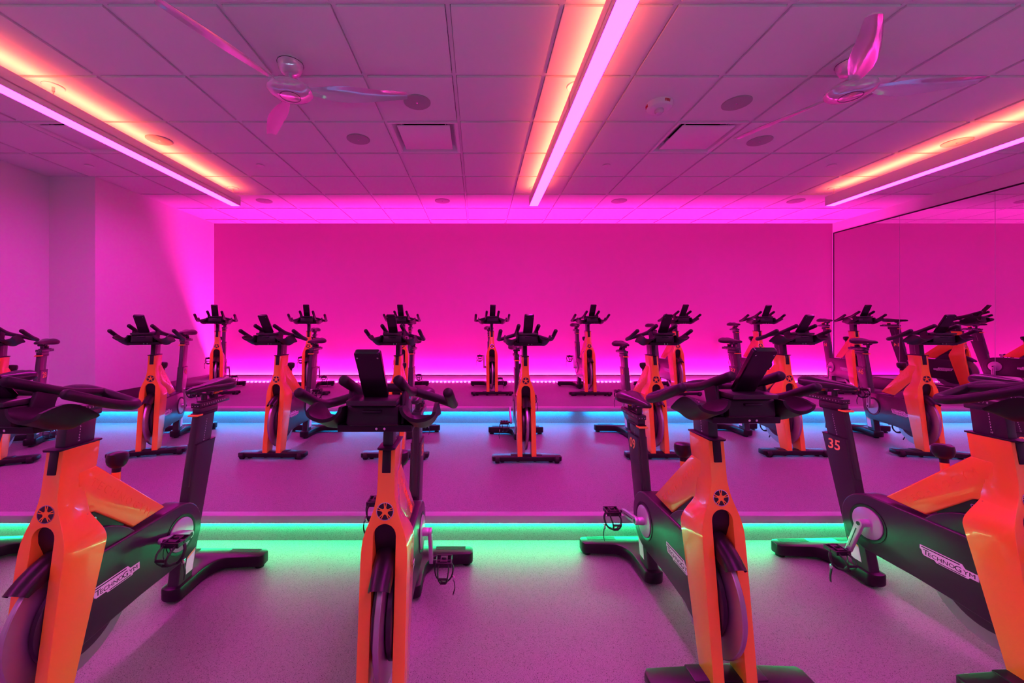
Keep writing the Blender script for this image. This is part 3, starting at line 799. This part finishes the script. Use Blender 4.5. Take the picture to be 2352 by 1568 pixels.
    for u, w, zt, th in stn:
        rg_ = []
        for k in range(24):
            a_ = 2 * PI * k / 24; c, s_ = math.cos(a_), math.sin(a_)
            x = w * math.copysign(abs(c) ** .8, c)
            if s_ >= 0:
                z = zt - th * .45 + th * .45 * s_ ** .8
                z -= .007 * math.exp(-(x / .012) ** 2) * min(1, max(0, (-.66 - u) / .05)) * (1 if s_ > .3 else 0)
                z -= .012 * (x / max(w, .02)) ** 2 * (w / .074)
            else: z = zt - th * .45 - th * .55 * abs(s_) ** .6 - .012 * (x / max(w, .02)) ** 2 * (w / .074)
            rg_.append(V(x, u, z))
        rings.append(rg_)
    mb.loft(rings); sd = mb.build('saddle', M['vinyl'], t, sharp=70)
    mb = MB()
    for s_ in (-1, 1): mb.tube(fillet([V(s_ * .012, -.655, .955), V(s_ * .022, -.70, .938), V(s_ * .022, -.80, .938), V(s_ * .035, -.885, .958)], .03, 4), .0035, 8)
    mb.build('saddle_rails', M['chrome'], sd)
    mb = MB(); mb.cyl(V(0, -.728, .896), V(0, -.728, .930), .0135, None, 18); mb.box(V(0, -.735, .936), (.056, .046, .016)); mb.cyl(V(-.034, -.74, .930), V(.034, -.74, .930), .008, None, 12)
    mb.build('saddle_clamp', M['metaldark'], sd, bevel=.001)
    # ---- cranks and pedals
    for s_ in (-1, 1):
        mb = MB(); Lc = .168
        w0, w1 = .0185, .0125
        A = [(w0, 0)]
        out = []
        for k in range(13): an = math.radians(90 + 180 * k / 12); out.append((w0 * math.cos(an), w0 * math.sin(an)))
        for k in range(13): an = math.radians(-90 + 180 * k / 12); out.append((Lc + w1 * math.cos(an), w1 * math.sin(an)))
        mb.loft([[Vector((s_ * x, -a_, b_)) for a_, b_ in out] for x in (.080, .098)])
        mb.loft([[Vector((s_ * x, -r * math.cos(q_ * PI / 10), r * math.sin(q_ * PI / 10))) for q_ in range(20)] for x, r in ((.054, .019), (.084, .018))])
        ca = mb.build('crank_arm', M['silver'], t, bevel=.003, seg=2, ang=50)
        ca.location = V(0, AX, AZC)
        mb = MB(); mb.lathe([(.004, .0975 * s_), (.0095, .0975 * s_), (.0095, .0995 * s_), (.004, .0995 * s_), (.004, .0975 * s_)], (0, 0, 0), 'X', 16); mb.build('crank_bolt', M['metaldark'], ca)
        mb = MB(); mb.lathe([(0, .096 * s_), (.0065, .096 * s_), (.0065, .0990 * s_), (0, .0990 * s_)], (0, 0, 0), 'X', 16); mb.build('bolt_hole', M['pad'], ca)
        # groove line on the arm
        mb = MB(); mb.loft([[Vector((s_ * x, -a_, b_)) for a_, b_ in ((.03, -.003), (.14, -.0015), (.14, .0015), (.03, .003))] for x in (.0978, .0984)]); mb.build('crank_groove', M['metaldark'], ca)
        pd = MB(); px = .150
        pd.cyl((s_ * .095, 0, 0), (s_ * .190, 0, 0), .0075, None, 14)
        for y in (-.033, .033): pd.box((s_ * px, y, 0), (.074, .006, .022))
        for dx in (-.034, .034): pd.box((s_ * (px + dx), 0, 0), (.007, .066, .018))
        pd.box((s_ * px, .0, .006), (.034, .05, .012)); pd.cyl((s_ * (px - .01), 0, .014), (s_ * (px + .01), 0, .014), .006, None, 10)
        for dx in (-.022, .022): pd.cyl((s_ * (px + dx), -.037, 0), (s_ * (px + dx), -.030, 0), .0055, None, 10)
        po = pd.build('pedal', M['metaldark'], ca, bevel=.0012, seg=1)
        cg = MB()
        # toe cage hanging under the pedal
        cgp = lambda x, y, z: (s_ * (px + x), y, z)
        for sx in (-1, 1): cg.tube(fillet([cgp(sx * .024, -.035, -.004), cgp(sx * .026, -.062, -.012), cgp(sx * .020, -.082, -.038), cgp(sx * .013, -.055, -.070), cgp(sx * .020, -.022, -.078)], .02, 4), .0066, 8, flat=(1, .5))
        cg.tube([cgp(-.020, -.080, -.036), cgp(.020, -.080, -.036)], .0058, 8); cg.tube([cgp(-.013, -.055, -.070), cgp(.013, -.055, -.070)], .0058, 8)
        cgo = cg.build('toe_cage', M['strap'], ca, sharp=60)
        stp = MB()
        stp.tube(fillet([cgp(-.030, 0, .0), cgp(-.044, -.006, -.022), cgp(-.040, -.018, -.058), cgp(-.018, -.026, -.082), cgp(.018, -.026, -.084), cgp(.040, -.018, -.060), cgp(.046, -.006, -.024), cgp(.030, 0, .0)], .02, 4), .0064, 8, flat=(.35, 1))
        stp.tube(fillet([cgp(.042, -.016, -.062), cgp(.050, -.022, -.085), cgp(.054, -.020, -.115), cgp(.044, -.012, -.150)], .02, 4), .0064, 8, flat=(.35, 1))
        so = stp.build('pedal_strap', M['strap'], ca, sharp=60)
        bk = MB(); bk.box(cgp(.046, -.018, -.072), (.009, .014, .020)); bo = bk.build('strap_buckle', M['chrome'], ca, bevel=.0015)
        for q_ in (po, cgo, so, bo): q_['on_pedal'] = 1
        ca['side'] = s_
    return t

def pose_bike(t, phi, dz, du):
    for ch in t.children:
        n = ch.name.split('.')[0]
        if n in ('seat_tube', 'saddle_slider', 'saddle'):
            sh = -.235 * dz                                            # slide along the slope of the post
            ch.location = V(0, sh + (du if n == 'saddle' else 0), dz)
        if n == 'crank_arm':
            s_ = ch['side']; a = math.radians(phi + (180 if s_ > 0 else 0))
            ch.rotation_euler = (-a, 0, 0)                              # +u is -Y, so a turn by a about -X lifts the arm
            for q in ch.children:
                if q.get('on_pedal'):
                    q.location = Vector((0, -.168, 0)); q.rotation_euler = (a, 0, 0)

proto = build_bike()
# name, x, y, row floor, angle, crank, saddle dz, saddle du, number, label
Z_ = (0, Z2, Z3)
BK = [
 (-2.650, 1.430, 0, 3.0, 120, .025, -.02, '1', 'spin bike cut off by the left picture edge, post number ending in 1'),
 (-1.420, 1.303, 0, -.3, 199, .0, .0, '', 'large orange spin bike at lower left, second from the left on the lower floor'),
 (-.311, 1.325, 0, .2, 75, -.05, .0, '51', 'orange and black spin bike numbered 51 standing head-on on the lower floor'),
 (.875, 1.429, 0, .9, 190, -.085, .03, '09', 'orange and black spin bike with an orange 09 on its seat post'),
 (1.959, 1.408, 0, 1.6, 251, .0, .0, '35', 'orange and black spin bike with an orange 35 on its seat post'),
 (3.030, 1.470, 0, 1.5, 60, .0, .0, '48', 'spin bike numbered 48, only its seat post showing at the right picture edge'),
 (-3.917, 3.179, 1, 27.1, 100, .0, .0, '28', 'orange spin bike numbered 28 at the left end of the middle platform'),
 (-2.869, 3.447, 1, 18.7, 262, .09, .0, '41', 'orange spin bike numbered 41 on the middle platform, in front of the left wall'),
 (-1.740, 3.398, 1, -1.0, 261, .0, .0, '', 'orange spin bike on the middle platform, next to the right of number 41'),
 (-.701, 3.386, 1, -.8, 60, .0, .0, '50', 'orange spin bike on the middle platform, mostly hidden behind the console of bike 51'),
 (.399, 3.303, 1, .5, 322, -.06, .0, '', 'orange spin bike standing free head-on at the centre of the middle platform'),
 (1.528, 3.385, 1, .5, 73, -.03, .0, '10', 'orange spin bike numbered 10 on the middle platform behind bike 09'),
 (2.728, 3.457, 1, .3, 93, .0, .0, '37', 'orange spin bike numbered 37 on the middle platform, behind the console of bike 09'),
 (3.887, 3.414, 1, -11.6, 89, .0, .08, '46', 'orange and black spin bike numbered 46 on the middle platform nearest the mirror'),
 (-3.551, 5.337, 2, 26.3, 62, .025, .0, '27', 'small orange spin bike in the back left corner of the upper platform'),
 (-2.306, 5.333, 2, 16.4, 66, -.085, .0, '', 'small orange spin bike on the upper platform, second from the back left corner'),
 (-1.029, 5.354, 2, 1.9, 50, .025, .0, '', 'small orange spin bike on the upper platform, third from the left, peeking behind number 50'),
 (.187, 5.356, 2, 1.4, 100, -.06, .0, '', 'small orange spin bike facing head-on on the upper platform, fourth from the left'),
 (1.506, 5.331, 2, -1.2, 108, -.01, .0, '11', 'small orange spin bike on the upper platform, fifth from the left, left of bike 10'),
 (2.697, 5.318, 2, -.4, 80, -.02, .0, '', 'small orange spin bike on the upper platform, directly behind bike 10'),
 (3.924, 5.467, 2, -10.6, 90, .0, .0, '', 'small orange spin bike on the upper platform, second from the mirror'),
 (5.212, 5.401, 2, -15.8, 270, .06, .04, '14', 'small orange spin bike numbered 14 on the upper platform beside the mirror'),
]
ROWG = ('spin bikes on the lower floor', 'spin bikes on the middle platform', 'spin bikes on the upper platform')
bikes = [proto] + [copy_tree(proto) for _ in BK[1:]]
for k, (x, y, row, ang, phi, dz, du, num, lb) in enumerate(BK):
    o = bikes[k]
    o.location = (x, y, Z_[row]); o.rotation_euler.z = math.radians(ang)
    tag(o, lb, 'exercise bike', ROWG[row])
    pose_bike(o, phi, dz, du)
    if num:
        post = [c for c in o.children if c.name.split('.')[0] == 'seat_post'][0]
        for s_ in (-1, 1):
            mb = MB(); put_text(mb, num, V(s_ * .0268, -.704, .643), V(0, -s_, 0), V(0, 0, 1), .074, .0004, .0010)
            mb.build('number_decal', M['decal_o'], post, smooth=False)

# ================================================================== CAMERA, WORLD, VIEW
cam = bpy.data.cameras.new('camera'); co = bpy.data.objects.new('camera', cam); COL.objects.link(co)
cam.sensor_fit = 'HORIZONTAL'; cam.sensor_width = 36; cam.lens = 36 * F / 2352
cam.shift_x = (1176 - CX) / 2352; cam.shift_y = -(784 - CY) / 2352
cam.clip_start = .05
co.location = (0, 0, CAM); co.rotation_euler = (PI / 2, 0, 0)
sc.camera = co
w = bpy.data.worlds.new('room_dark'); sc.world = w; w.use_nodes = True
w.node_tree.nodes['Background'].inputs['Color'].default_value = (0, 0, 0, 1)
vs = sc.view_settings
vs.view_transform = 'Standard'; vs.look = 'None'; vs.exposure = 0.0; vs.gamma = 1.0; vs.use_curve_mapping = False
cy = sc.cycles
cy.use_denoising = True
cy.max_bounces = 8; cy.diffuse_bounces = 5; cy.glossy_bounces = 5; cy.transmission_bounces = 2
cy.caustics_reflective = True; cy.blur_glossy = .6; cy.caustics_refractive = False
cy.sample_clamp_indirect = 4.0
